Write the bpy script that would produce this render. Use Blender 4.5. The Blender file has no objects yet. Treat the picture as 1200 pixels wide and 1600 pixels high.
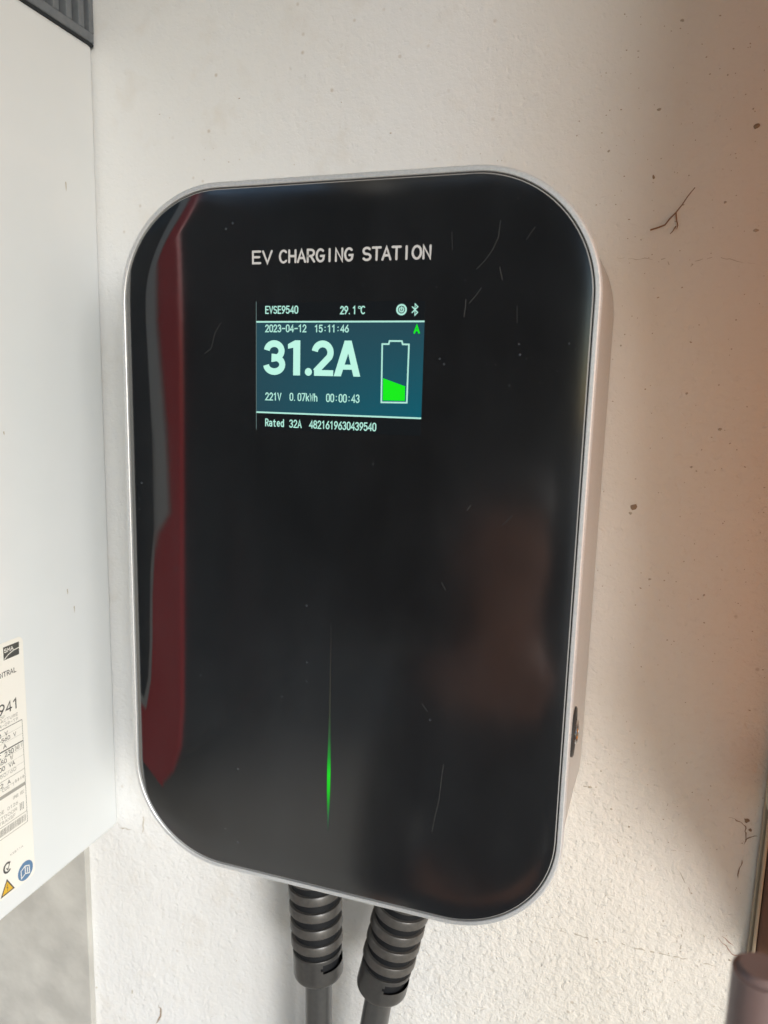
import bpy, bmesh, math, random
import numpy as np
from mathutils import Vector, Matrix
from mathutils import noise as mnoise

rnd = random.Random(7)
S = bpy.context.scene
C = S.collection
D = bpy.data
PI = math.pi
YW = 0.10            # depth of the wall face behind the glass front of the charger (metres)
GZ = -1.65           # ground level

# ------------------------------------------------------------------ camera
R = np.array([[0.95046, 0.30956, 0.02683], [0.07491, -0.14436, -0.98668], [-0.30157, 0.93982, -0.16040]])
CAM = np.array([0.14391, -0.36010, 0.09093])
F = 1158.69          # focal length in pixels of the 1200 x 1600 photograph
cd = D.cameras.new('camera'); cam = D.objects.new('camera', cd); C.objects.link(cam)
cd.sensor_fit = 'VERTICAL'; cd.sensor_height = 36.0; cd.lens = 36.0 * F / 1600.0
cd.clip_start = 0.005; cd.clip_end = 500
cd.dof.use_dof = True; cd.dof.focus_distance = 0.42; cd.dof.aperture_fstop = 9.0
m = Matrix.Identity(4)
for i in range(3):
    m[i][0] = R[0][i]; m[i][1] = -R[1][i]; m[i][2] = -R[2][i]; m[i][3] = CAM[i]
cam.matrix_world = m
S.camera = cam

# ------------------------------------------------------------------ light
SUN = Vector((0.95, -1.0, 0.36)).normalized()        # towards the sun
w = D.worlds.new('World'); S.world = w; w.use_nodes = True
nt = w.node_tree; nt.nodes.clear()
sky = nt.nodes.new('ShaderNodeTexSky'); sky.sky_type = 'NISHITA'; sky.sun_disc = False
sky.sun_elevation = math.asin(SUN.z); sky.sun_rotation = math.atan2(SUN.x, SUN.y)
sky.air_density = 1.0; sky.dust_density = 0.3; sky.ozone_density = 1.6
bg = nt.nodes.new('ShaderNodeBackground'); bg.inputs['Strength'].default_value = 0.085
wo = nt.nodes.new('ShaderNodeOutputWorld')
nt.links.new(sky.outputs[0], bg.inputs[0]); nt.links.new(bg.outputs[0], wo.inputs[0])
sd = D.lights.new('sun', 'SUN'); sun = D.objects.new('sun', sd); C.objects.link(sun)
sd.energy = 1.5; sd.angle = math.radians(21); sd.color = (1.0, 0.99, 0.98)
sun.rotation_euler = SUN.to_track_quat('Z', 'Y').to_euler()
S.view_settings.view_transform = 'Standard'; S.view_settings.look = 'None'
S.view_settings.exposure = 1.22; S.view_settings.gamma = 1.0; S.view_settings.use_curve_mapping = False
EXPO = 2 ** S.view_settings.exposure

# ------------------------------------------------------------------ helpers
def at(x, y, Y=0.0):
    """the point of the plane Y = const that the photograph shows at pixel x, y"""
    d = R.T @ np.array([(x - 600) / F, (y - 800) / F, 1.0])
    p = CAM + (Y - CAM[1]) / d[1] * d
    return float(p[0]), float(p[2])

def obj(name, bm, m, parent=None, smooth=False, label=None):
    me = D.meshes.new(name)
    if isinstance(bm, bmesh.types.BMesh):
        bm.to_mesh(me); bm.free()
    else:
        me.from_pydata(bm[0], [], bm[1])
    if m: me.materials.append(m)
    if smooth:
        me.polygons.foreach_set('use_smooth', [True] * len(me.polygons))
    o = D.objects.new(name, me); C.objects.link(o)
    if parent: o.parent = parent; o.matrix_parent_inverse = parent.matrix_basis.inverted()
    if label: o['label'] = label
    return o

def thing(name, label, cat, loc=(0, 0, 0), group=None):
    o = D.objects.new(name, None); C.objects.link(o); o.empty_display_size = 0.02
    o.location = loc; o['label'] = label; o['category'] = cat
    if group: o['group'] = group
    return o

def tag(o, label, cat, group=None):
    o['label'] = label; o['category'] = cat
    if group: o['group'] = group
    return o

def kind(o, k):
    o['kind'] = k; return o

def box(bm, x0, x1, y0, y1, z0, z1, bevel=0.0, seg=2):
    r = bmesh.ops.create_cube(bm, size=1.0)
    for v in r['verts']:
        v.co = Vector((x0 + (v.co.x + .5) * (x1 - x0), y0 + (v.co.y + .5) * (y1 - y0), z0 + (v.co.z + .5) * (z1 - z0)))
    if bevel > 0:
        es = list({e for v in r['verts'] for e in v.link_edges})
        bmesh.ops.bevel(bm, geom=es, offset=bevel, segments=seg, profile=0.5, affect='EDGES')

def autosmooth(o, deg=35):
    me = o.data
    me.polygons.foreach_set('use_smooth', [True] * len(me.polygons))
    me.set_sharp_from_angle(angle=math.radians(deg))
    return o

def rrect(W, H, r, n=20):
    pts = []
    for cx, cz, a0 in ((W/2-r, H/2-r, 0), (-W/2+r, H/2-r, 90), (-W/2+r, -H/2+r, 180), (W/2-r, -H/2+r, 270)):
        for i in range(n + 1):
            a = math.radians(a0 + 90.0 * i / n); pts.append((cx + r*math.cos(a), cz + r*math.sin(a)))
    return pts

def loft(rings, cap0=False, cap1=False):
    """rings: lists of equal length of 3-D points, closed"""
    n = len(rings[0]); V = [p for r in rings for p in r]; Fc = []
    for k in range(len(rings) - 1):
        for i in range(n):
            j = (i + 1) % n
            Fc.append((k*n + i, k*n + j, (k+1)*n + j, (k+1)*n + i))
    if cap0: Fc.append(tuple(range(n))[::-1])
    if cap1: Fc.append(tuple((len(rings)-1)*n + i for i in range(n)))
    return V, Fc

# ------------------------------------------------------------------ materials
def mat(name, col, rough=0.5, metal=0.0, spec=0.5, emit=None, es=0.0):
    mt = D.materials.new(name); mt.use_nodes = True
    b = mt.node_tree.nodes['Principled BSDF']
    b.inputs['Base Color'].default_value = (*col, 1); b.inputs['Roughness'].default_value = rough
    b.inputs['Metallic'].default_value = metal; b.inputs['Specular IOR Level'].default_value = spec
    if emit:
        b.inputs['Emission Color'].default_value = (*emit, 1); b.inputs['Emission Strength'].default_value = es
    return mt

class N:
    """small node helper"""
    def __init__(s, mt): s.t = mt.node_tree; s.b = s.t.nodes['Principled BSDF']
    def n(s, ty, **k):
        o = s.t.nodes.new(ty)
        for a, v in k.items():
            if a in o.inputs.keys() if hasattr(o.inputs, 'keys') else False: o.inputs[a].default_value = v
            else: setattr(o, a, v)
        return o
    def l(s, a, b): s.t.links.new(a, b)
    def co(s, scale=(1, 1, 1)):
        g = s.n('ShaderNodeNewGeometry'); mp = s.n('ShaderNodeMapping'); mp.inputs['Scale'].default_value = scale
        s.l(g.outputs['Position'], mp.inputs['Vector']); return mp.outputs[0]
    def noise(s, v, scale, detail=4, rough=0.5):
        o = s.n('ShaderNodeTexNoise'); o.inputs['Scale'].default_value = scale
        o.inputs['Detail'].default_value = detail; o.inputs['Roughness'].default_value = rough
        s.l(v, o.inputs['Vector']); return o.outputs['Fac']
    def ramp(s, f, stops):
        o = s.n('ShaderNodeValToRGB'); e = o.color_ramp.elements
        while len(e) < len(stops): e.new(0.5)
        for k, (p, c) in enumerate(stops):
            e[k].position = p; e[k].color = (c, c, c, 1) if isinstance(c, (int, float)) else (*c, 1)
        s.l(f, o.inputs[0]); return o.outputs[0]
    def mixc(s, f, a, b):
        o = s.n('ShaderNodeMix'); o.data_type = 'RGBA'
        if isinstance(f, (int, float)): o.inputs[0].default_value = f
        else: s.l(f, o.inputs[0])
        for q, i in ((a, 6), (b, 7)):
            if isinstance(q, tuple): o.inputs[i].default_value = (*q, 1)
            else: s.l(q, o.inputs[i])
        return o.outputs[2]
    def math(s, op, a, b):
        o = s.n('ShaderNodeMath'); o.operation = op
        for q, i in ((a, 0), (b, 1)):
            if isinstance(q, (int, float)): o.inputs[i].default_value = q
            else: s.l(q, o.inputs[i])
        return o.outputs[0]
    def bump(s, h, strength, dist):
        o = s.n('ShaderNodeBump'); o.inputs['Strength'].default_value = strength; o.inputs['Distance'].default_value = dist
        s.l(h, o.inputs['Height']); s.l(o.outputs[0], s.b.inputs['Normal'])

def wall_material():
    mt = mat('painted_render', (0.78, 0.75, 0.70), 0.75, spec=0.25); q = N(mt)
    v = q.co()
    big = q.noise(v, 6, 3); mid = q.noise(v, 45, 4); fine = q.noise(v, 320, 3, 0.6); grit = q.noise(v, 900, 2, 0.6)
    c = q.mixc(q.ramp(big, [(0.35, 0), (0.7, 1)]), (0.775, 0.785, 0.785), (0.755, 0.755, 0.74))
    c = q.mixc(q.ramp(mid, [(0.58, 0), (0.78, 0.26)]), c, (0.62, 0.56, 0.47))
    # paint tinted towards the door side in uneven patches, standing for warm light
    px_ = q.n('ShaderNodeSeparateXYZ'); q.l(v, px_.inputs[0])
    yr = q.n('ShaderNodeMapRange'); yr.interpolation_type = 'SMOOTHSTEP'; yr.inputs[1].default_value = -0.02; yr.inputs[2].default_value = 0.17; q.l(px_.outputs[0], yr.inputs[0])
    c = q.mixc(q.math('MULTIPLY', yr.outputs[0], q.ramp(q.noise(v, 4.5, 4), [(0.25, 0.65), (0.7, 1.0)])), c, (0.755, 0.715, 0.64))
    spk = q.n('ShaderNodeTexVoronoi'); spk.inputs['Scale'].default_value = 85; q.l(v, spk.inputs['Vector'])
    dots = q.ramp(spk.outputs['Distance'], [(0.05, 1), (0.13, 0)])
    gate = q.ramp(q.noise(v, 16, 2), [(0.54, 0), (0.68, 0.55)])
    c = q.mixc(q.math('MULTIPLY', dots, gate), c, (0.45, 0.37, 0.28))
    q.l(c, q.b.inputs['Base Color'])
    # trowelled render: coarse lumps, grit and small pits, rougher towards the lower right
    lump = q.noise(v, 170, 5, 0.62)
    h = q.math('ADD', q.math('MULTIPLY', lump, 1.0), q.math('MULTIPLY', fine, 0.8))
    h = q.math('ADD', h, q.math('MULTIPLY', grit, 0.25))
    h = q.math('ADD', h, q.math('MULTIPLY', mid, 1.4))
    pits = q.ramp(q.noise(v, 210, 4, 0.62), [(0.30, 0), (0.44, 1)])
    h = q.math('ADD', h, q.math('MULTIPLY', pits, 0.42))
    xyz = q.n('ShaderNodeSeparateXYZ'); q.l(v, xyz.inputs[0])
    dn = q.n('ShaderNodeMapRange'); dn.inputs[1].default_value = 0.12; dn.inputs[2].default_value = -0.26; dn.inputs[3].default_value = 0.5; dn.inputs[4].default_value = 1.05; q.l(xyz.outputs[2], dn.inputs[0])
    rt = q.n('ShaderNodeMapRange'); rt.inputs[1].default_value = -0.10; rt.inputs[2].default_value = 0.12; rt.inputs[3].default_value = 0.55; rt.inputs[4].default_value = 1.0; q.l(xyz.outputs[0], rt.inputs[0])
    sm = q.math('MULTIPLY', q.math('MULTIPLY', dn.outputs[0], rt.outputs[0]), q.ramp(q.noise(v, 7.0, 3), [(0.35, 0.6), (0.65, 1.0)]))
    h = q.math('MULTIPLY', h, sm)
    q.bump(h, 0.74, 0.0019)
    return mt

def noisy(name, a, b, scale, rough, spec=0.5, metal=0.0, bump=0.0, stretch=(1, 1, 1), bs=None):
    mt = mat(name, a, rough, metal, spec); q = N(mt); v = q.co(stretch)
    f = q.noise(v, scale, 5)
    q.l(q.mixc(q.ramp(f, [(0.35, 0), (0.68, 1)]), a, b), q.b.inputs['Base Color'])
    if bump: q.bump(q.noise(v, bs or scale * 3, 4), 0.5, bump)
    return mt

def glass_material():
    mt = mat('black_glass', (0.006, 0.006, 0.0065), 0.05, spec=1.0); q = N(mt); v = q.co()
    smear = q.noise(q.co((1, 1, 0.35)), 22, 5, 0.6)
    gx = q.n('ShaderNodeSeparateXYZ'); q.l(v, gx.inputs[0])      # handled and smudged except along the left side
    hx_ = q.n('ShaderNodeMapRange'); hx_.interpolation_type = 'SMOOTHSTEP'; hx_.inputs[1].default_value = -0.095; hx_.inputs[2].default_value = -0.045; hx_.inputs[3].default_value = 0.25; hx_.inputs[4].default_value = 1.0; q.l(gx.outputs[0], hx_.inputs[0])
    q.l(q.math('MULTIPLY', q.ramp(smear, [(0.35, 0.11), (0.75, 0.17)]), hx_.outputs[0]), q.b.inputs['Roughness'])
    q.b.inputs['IOR'].default_value = 1.72
    # dust: tiny pale specks, thicker in patches, and a thin film carrying a painted sheen
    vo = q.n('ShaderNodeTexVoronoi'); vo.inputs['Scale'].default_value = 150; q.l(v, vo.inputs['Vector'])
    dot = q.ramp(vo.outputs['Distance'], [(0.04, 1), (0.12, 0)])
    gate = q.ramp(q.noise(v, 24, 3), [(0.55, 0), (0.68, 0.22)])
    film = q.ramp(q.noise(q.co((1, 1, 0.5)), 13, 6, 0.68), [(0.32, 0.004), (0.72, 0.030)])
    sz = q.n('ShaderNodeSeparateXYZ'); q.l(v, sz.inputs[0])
    low = q.n('ShaderNodeMapRange'); low.inputs[1].default_value = -0.02; low.inputs[2].default_value = -0.20; low.inputs[4].default_value = 0.018; q.l(sz.outputs[2], low.inputs[0])  # sheen of the mirrored ground painted in towards the bottom
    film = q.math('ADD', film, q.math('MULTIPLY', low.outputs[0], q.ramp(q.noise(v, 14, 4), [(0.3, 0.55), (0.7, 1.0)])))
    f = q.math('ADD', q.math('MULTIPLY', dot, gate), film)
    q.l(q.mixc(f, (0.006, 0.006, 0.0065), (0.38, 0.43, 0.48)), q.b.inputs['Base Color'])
    return mt

M = {}
M['wall'] = wall_material()
M['board'] = noisy('fibre_cement', (0.42, 0.41, 0.38), (0.54, 0.53, 0.49), 30, 0.85, 0.2, bump=0.0006, bs=200)
M['ground'] = noisy('concrete_ground', (0.62, 0.56, 0.46), (0.70, 0.64, 0.54), 3, 0.9, 0.2, bump=0.004, bs=40)
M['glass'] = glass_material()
M['silver'] = noisy('silver_paint', (0.66, 0.68, 0.69), (0.74, 0.755, 0.76), 900, 0.40, metal=0.45, bump=0.0001, bs=2500)
M['shell'] = noisy('silver_shell', (0.50, 0.49, 0.47), (0.55, 0.54, 0.52), 500, 0.40, metal=0.45)
M['groove'] = mat('dark_gasket', (0.03, 0.025, 0.02), 0.6)
M['rim'] = mat('glass_edge', (0.35, 0.34, 0.33), 0.25)
M['print'] = mat('white_print', (0.62, 0.61, 0.60), 0.6, spec=0.2)
M['scratch'] = mat('scratched_glass', (0.052, 0.052, 0.05), 0.6, spec=0.2)
M['rubber'] = noisy('grey_rubber', (0.068, 0.064, 0.059), (0.085, 0.080, 0.074), 400, 0.36, 0.6)
M['collar'] = noisy('grey_rubber_collar', (0.045, 0.044, 0.043), (0.056, 0.055, 0.053), 400, 0.33, 0.6)
M['dark_rubber'] = mat('dark_rubber', (0.011, 0.012, 0.014), 0.6, spec=0.3)
M['cord'] = noisy('cable_sheath', (0.055, 0.055, 0.055), (0.065, 0.065, 0.064), 300, 0.30, 0.6)
M['casing'] = noisy('inverter_enamel', (0.745, 0.775, 0.785), (0.765, 0.79, 0.798), 20, 0.38, 0.35)
M['vent'] = noisy('vent_plastic', (0.14, 0.155, 0.17), (0.17, 0.185, 0.20), 200, 0.55, 0.3)
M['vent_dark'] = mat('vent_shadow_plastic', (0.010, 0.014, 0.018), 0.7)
M['paper'] = mat('label_film', (0.85, 0.83, 0.77), 0.5, spec=0.3)
M['ink'] = mat('label_ink', (0.07, 0.07, 0.065), 0.6)
M['faint_ink'] = mat('label_faint_ink', (0.36, 0.35, 0.32), 0.6)
M['blue'] = mat('label_blue', (0.10, 0.21, 0.37), 0.5)
M['yellow'] = mat('label_yellow', (0.72, 0.44, 0.03), 0.5)
M['shade_sheet'] = mat('orange_tan_shade_sheet', (0.50, 0.24, 0.10), 0.9, spec=0.1); q = N(M['shade_sheet'])  # translucent sheet added out of view to shade and warm the wall
tl = q.n('ShaderNodeBsdfTranslucent'); tl.inputs[0].default_value = (0.90, 0.31, 0.05, 1); ms = q.n('ShaderNodeMixShader'); ms.inputs[0].default_value = 0.70
ou = M['shade_sheet'].node_tree.nodes['Material Output']; q.l(q.b.outputs[0], ms.inputs[1]); q.l(tl.outputs[0], ms.inputs[2]); q.l(ms.outputs[0], ou.inputs['Surface'])
M['wood'] = noisy('stained_wood', (0.10, 0.055, 0.038), (0.16, 0.088, 0.06), 9, 0.55, 0.3, bump=0.0006, stretch=(9, 9, 0.8), bs=20)
M['trim'] = noisy('pale_bead', (0.42, 0.36, 0.26), (0.5, 0.43, 0.32), 30, 0.6)
M['pipe'] = noisy('brown_plastic', (0.20, 0.135, 0.125), (0.24, 0.165, 0.15), 50, 0.35, 0.5)
M['knob'] = mat('cream_plastic', (0.40, 0.38, 0.28), 0.5)
M['speck'] = mat('speck', (0.44, 0.36, 0.27), 0.9, spec=0.1)
M['dirt'] = mat('dirt', (0.30, 0.22, 0.15), 0.9, spec=0.1)
M['rust'] = mat('reddish_scrape', (0.42, 0.27, 0.21), 0.9, spec=0.1)
M['crack'] = mat('crack_dirt', (0.47, 0.42, 0.34), 0.95, spec=0.1)
M['twig'] = mat('dry_twig', (0.24, 0.135, 0.075), 0.8, spec=0.2)
M['chrome'] = mat('chrome', (0.75, 0.75, 0.75), 0.15, metal=1.0)
M['dark_plastic'] = mat('dark_plastic', (0.03, 0.03, 0.03), 0.45)

# ------------------------------------------------------------------ stroke lettering
def arc(cx, cy, rx, ry, a0, a1, n=12):
    return [(cx + rx*math.cos(math.radians(a0 + (a1-a0)*i/n)), cy + ry*math.sin(math.radians(a0 + (a1-a0)*i/n))) for i in range(n+1)]
def ring(cx, cy, rx, ry, n=22): return arc(cx, cy, rx, ry, 90, 450, n)
G = {   # glyphs on a cell 0.6 wide and 1 high: lists of strokes
 '0': [arc(.3, .72, .27, .28, 0, 180) + arc(.3, .28, .27, .28, 180, 360) + [(.57, .72)]],
 '1': [[(.08, .80), (.33, 1), (.33, 0)]],
 '2': [arc(.29, .71, .26, .29, 170, -35) + [(.02, 0), (.6, 0)]],
 '3': [arc(.28, .755, .25, .245, 160, -80, 10) + arc(.28, .265, .28, .265, 80, -160, 12)],
 '4': [[(.46, 0), (.46, 1), (.0, .28), (.62, .28)]],
 '5': [[(.54, 1), (.09, 1), (.06, .53)] + arc(.28, .32, .29, .32, 115, -150)],
 '6': [ring(.3, .3, .28, .3), [(.47, 1), (.12, .55), (.03, .38)]],
 '7': [[(.0, 1), (.58, 1), (.2, 0)]],
 '8': [ring(.3, .76, .24, .24), ring(.3, .265, .28, .265)],
 '9': [ring(.3, .7, .28, .3), [(.13, 0), (.48, .45), (.57, .62)]],
 ':': [[(.3, .22), (.3, .2)], [(.3, .72), (.3, .7)]], '.': [[(.12, .02), (.12, .0)]], '-': [[(.05, .48), (.55, .48)]],
 ',': [[(.16, .02), (.1, -.15)]], '/': [[(.05, 0), (.55, 1)]],
 'A': [[(0, 0), (.3, 1), (.6, 0)], [(.11, .33), (.49, .33)]],
 'B': [[(.05, 0), (.05, 1), (.3, 1)] + arc(.3, .76, .23, .24, 90, -90, 8) + [(.05, .52)], [(.3, .52)] + arc(.3, .26, .27, .26, 90, -90, 8) + [(.05, 0)]],
 'C': [arc(.33, .5, .31, .5, 48, 312, 18)],
 'D': [[(.05, 0), (.05, 1), (.22, 1)] + arc(.22, .5, .36, .5, 90, -90, 14) + [(.05, 0)]],
 'E': [[(.57, 1), (.06, 1), (.06, 0), (.57, 0)], [(.06, .52), (.50, .52)]],
 'F': [[(.57, 1), (.06, 1), (.06, 0)], [(.06, .52), (.50, .52)]],
 'G': [arc(.33, .5, .31, .5, 50, 318, 18) + [(.6, .45), (.36, .45)]],
 'H': [[(.04, 0), (.04, 1)], [(.56, 0), (.56, 1)], [(.04, .52), (.56, .52)]],
 'I': [[(.3, 0), (.3, 1)]],
 'L': [[(.06, 1), (.06, 0), (.55, 0)]],
 'M': [[(.02, 0), (.02, 1), (.3, .4), (.58, 1), (.58, 0)]],
 'N': [[(.05, 0), (.05, 1), (.55, 0), (.55, 1)]],
 'O': [ring(.31, .5, .31, .5)],
 'P': [[(.05, 0), (.05, 1), (.3, 1)] + arc(.3, .74, .26, .26, 90, -90, 8) + [(.05, .48)]],
 'R': [[(.05, 0), (.05, 1), (.3, 1)] + arc(.3, .74, .26, .26, 90, -90, 8) + [(.05, .48)], [(.3, .48), (.58, 0)]],
 'S': [arc(.3, .745, .26, .255, 35, 260, 12) + arc(.3, .25, .28, .25, 85, -150, 12)],
 'T': [[(0, 1), (.6, 1)], [(.3, 1), (.3, 0)]],
 'U': [[(.04, 1), (.04, .3)] + arc(.3, .28, .26, .28, 180, 360, 10) + [(.56, 1)]],
 'V': [[(0, 1), (.3, 0), (.6, 1)]],
 'W': [[(0, 1), (.15, 0), (.3, .75), (.45, 0), (.6, 1)]],
 'Y': [[(0, 1), (.3, .5), (.6, 1)], [(.3, .5), (.3, 0)]],
 'a': [arc(.28, .5, .24, .2, 150, 0, 8) + [(.52, 0)], ring(.27, .2, .24, .2)],
 't': [[(.25, .9), (.25, .15)] + arc(.4, .15, .15, .15, 180, 290, 6), [(.05, .68), (.5, .68)]],
 'e': [[(.05, .36), (.54, .36)] + arc(.3, .36, .25, .34, 0, 310, 16)],
 'd': [[(.54, 1), (.54, 0)], ring(.29, .34, .24, .34)],
 'k': [[(.06, 1), (.06, 0)], [(.5, .66), (.08, .3)], [(.24, .42), (.55, 0)]],
 'h': [[(.06, 1), (.06, 0)], arc(.3, .42, .24, .25, 180, 0, 8) + [(.54, 0)]],
 '*': [ring(.3, .86, .26, .15, 12)],
}
def ribbon(pts, wd, closed=False, roundcap=True):
    """mitred flat stroke of width wd as 2-D polygons"""
    P = [Vector(p) for p in pts]
    Q = [P[0]]
    for p in P[1:]:
        if (p - Q[-1]).length > 1e-9: Q.append(p)
    P = Q; n = len(P); h = wd / 2
    if n == 1: P.append(P[0] + Vector((0, -1e-6))); n = 2
    if closed and (P[0] - P[-1]).length < 1e-7 + 0.02 * wd: P = P[:-1]; n -= 1
    L, Rr = [], []
    for i in range(n):
        a = P[i-1] if (i > 0 or closed) else None
        b = P[(i+1) % n] if (i < n-1 or closed) else None
        d1 = (P[i] - a).normalized() if a is not None else (b - P[i]).normalized()
        d2 = (b - P[i]).normalized() if b is not None else d1
        n1 = Vector((-d1.y, d1.x)); n2 = Vector((-d2.y, d2.x)); mm = n1 + n2
        if mm.length < 0.2: mm = n1
        mm.normalize(); k = h / max(0.5, mm.dot(n1))
        L.append(P[i] + mm*k); Rr.append(P[i] - mm*k)
    V = []; Fc = []
    for i in range(n): V += [L[i], Rr[i]]
    for i in range(n if closed else n-1):
        j = (i+1) % n; Fc.append((2*i, 2*i+1, 2*j+1, 2*j))
    if roundcap and not closed:
        for e, (i, s) in enumerate(((0, -1), (n-1, 1))):
            d = (P[1]-P[0]).normalized() if i == 0 else (P[-1]-P[-2]).normalized()
            d = d * s; a0 = math.atan2(d.y, d.x); base = len(V); k = 6
            for q in range(k+1):
                t = a0 - PI/2 + PI*q/k; V.append(P[i] + Vector((math.cos(t), math.sin(t)))*h)
            Fc.append(tuple(range(base, base+k+1)))
    return V, Fc

class Flat:
    """flat print made of 2-D shapes lifted onto a plane by fn(u, v, lift)"""
    def __init__(s, fn): s.fn = fn; s.V = []; s.F = []; s.k = 0
    def add(s, V, Fc):
        o = len(s.V); lift = s.k * 6e-6; s.k = (s.k + 1) % 12
        s.V += [s.fn(v[0], v[1], lift) for v in V]; s.F += [tuple(o + i for i in f) for f in Fc]
    def line(s, pts, wd, closed=False, cap=True): s.add(*ribbon(pts, wd, closed, cap))
    def poly(s, pts): s.add(pts, [tuple(range(len(pts)))])
    def disc(s, cx, cy, rx, ry=None): s.poly([(x, y) for x, y in arc(cx, cy, rx, ry or rx, 0, 352, 44)])
    def text(s, t, x0, x1, zb, zt, wd, pitch=None, slope=0.0, cap=True, cw=None):
        """t set from x0 to x1 on the base line zb, capitals to zt, monospaced"""
        n = len(t); adv = (x1 - x0) / (n - 1 + 0.75) if n > 1 else (x1 - x0); cellw = cw or adv * 0.75
        if n == 1: cellw = x1 - x0
        for i, ch in enumerate(t):
            for st in G.get(ch, []):
                pts = [(x0 + i*adv + p[0]/0.6*cellw, zb + slope*i*adv + p[1]*(zt - zb)) for p in st]
                closed = len(st) > 5 and abs(st[0][0]-st[-1][0]) + abs(st[0][1]-st[-1][1]) < 1e-4
                s.line(pts, wd, closed, cap)
    def build(s, name, m, parent, label=None): return obj(name, (s.V, s.F), m, parent, label=label)

# ------------------------------------------------------------------ setting: ground and wall
bm = bmesh.new(); bmesh.ops.create_grid(bm, x_segments=8, y_segments=8, size=60)
for v in bm.verts: v.co.z = GZ
kind(obj('ground', bm, M['ground']), 'structure')

wall = thing('rendered_wall', 'off white rendered wall behind the charging station, specked and finely cracked', 'wall', (0, YW, GZ))
bm = bmesh.new(); box(bm, -3.5, 3.5, YW, YW + 0.2, GZ - 0.05, 1.3)
obj('plaster_face', bm, M['wall'], wall)

def wall_line(name, px, wd, m, jit=0.35, lift=0.00025, seed=0, taper=True):
    r = random.Random(seed); pts = [at(x, y, YW) for x, y in px]; out = []
    for a, b in zip(pts[:-1], pts[1:]):
        k = max(3, int(math.hypot(b[0]-a[0], b[1]-a[1]) / 0.0022))
        for i in range(k):
            t = i / k; out.append((a[0]+(b[0]-a[0])*t + r.uniform(-jit, jit)*0.0018, a[1]+(b[1]-a[1])*t + r.uniform(-jit, jit)*0.0018))
    out.append(pts[-1]); n = len(out); V = []; Fc = []
    for i, p in enumerate(out):
        a = out[max(0, i-1)]; b = out[min(n-1, i+1)]; dx, dz = b[0]-a[0], b[1]-a[1]; L = math.hypot(dx, dz) or 1
        t = i / (n-1); h = 0.62*wd/2 * (0.35 + r.random()) * (min(1, 4*t, 4*(1-t))*0.8 + 0.2 if taper else 1)
        V += [(p[0] - dz/L*h, YW - lift, p[1] + dx/L*h), (p[0] + dz/L*h, YW - lift, p[1] - dx/L*h)]
        if i and not (m is M['crack'] and r.random() < 0.38): Fc.append((2*i-2, 2*i-1, 2*i+1, 2*i))
    return obj(name, (V, Fc), m, wall)

def blob(bm, x, z, r, h, seed, stretch=1.0, ang=0.0):
    q = random.Random(seed); k = 9; top = bm.verts.new((x, YW - h, z)); vs = []; md = []
    for i in range(k):
        a = 2*PI*i/k; rr = r*q.uniform(0.65, 1.2); u, v_ = math.cos(a)*rr*stretch, math.sin(a)*rr
        u, v_ = u*math.cos(ang)-v_*math.sin(ang), u*math.sin(ang)+v_*math.cos(ang)
        vs.append(bm.verts.new((x+u, YW + 0.0006, z+v_))); md.append(bm.verts.new((x+u*.6, YW - h*.75, z+v_*.6)))
    for i in range(k):
        j = (i+1) % k
        bm.faces.new((vs[i], vs[j], md[j], md[i])); bm.faces.new((md[i], md[j], top))

for i, (px, wd, mm_) in enumerate([
    ([(846, 1447), (890, 1458), (930, 1468), (972, 1475), (1003, 1484), (1040, 1491), (1080, 1500), (1130, 1513)], 0.0011, 'crack'),
    ([(1066, 1448), (1064, 1470), (1061, 1492)], 0.0010, 'crack'),
    ([(962, 403), (1000, 405), (1040, 405), (1050, 416), (1078, 418), (1090, 406), (1120, 403), (1180, 412)], 0.0006, 'crack'),
    ([(1060, 1358), (1072, 1380), (1079, 1398)], 0.0007, 'crack'),
    ([(1050, 1327), (1077, 1331)], 0.0007, 'crack'),
    ([(1138, 1277), (1152, 1282), (1165, 1290), (1166, 1302), (1162, 1320)], 0.0010, 'dirt'),
    ([(1162, 1317), (1171, 1309), (1184, 1306)], 0.0011, 'dirt'),
    ([(1160, 1342), (1157, 1356), (1153, 1371)], 0.0012, 'dirt'),
    ([(1122, 1465), (1133, 1476), (1141, 1487), (1152, 1494), (1158, 1492)], 0.0009, 'rust'),
    ([(1128, 1462), (1146, 1477)], 0.0013, 'rust'),
    ([(188, 1293), (206, 1296)], 0.0016, 'crack'),
    ([(223, 1262), (225, 1285), (222, 1304)], 0.0014, 'crack'),
    ([(886, 1222), (905, 1227), (924, 1231)], 0.0011, 'crack'),
    ([(244, 1600), (250, 1590), (252, 1578), (248, 1570)], 0.0020, 'dirt'),
    ([(206, 1543), (208, 1556)], 0.0018, 'crack'),
]): wall_line('crack' if mm_ == 'crack' else 'dirt_streak', px, wd, M[mm_], seed=i)
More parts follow.
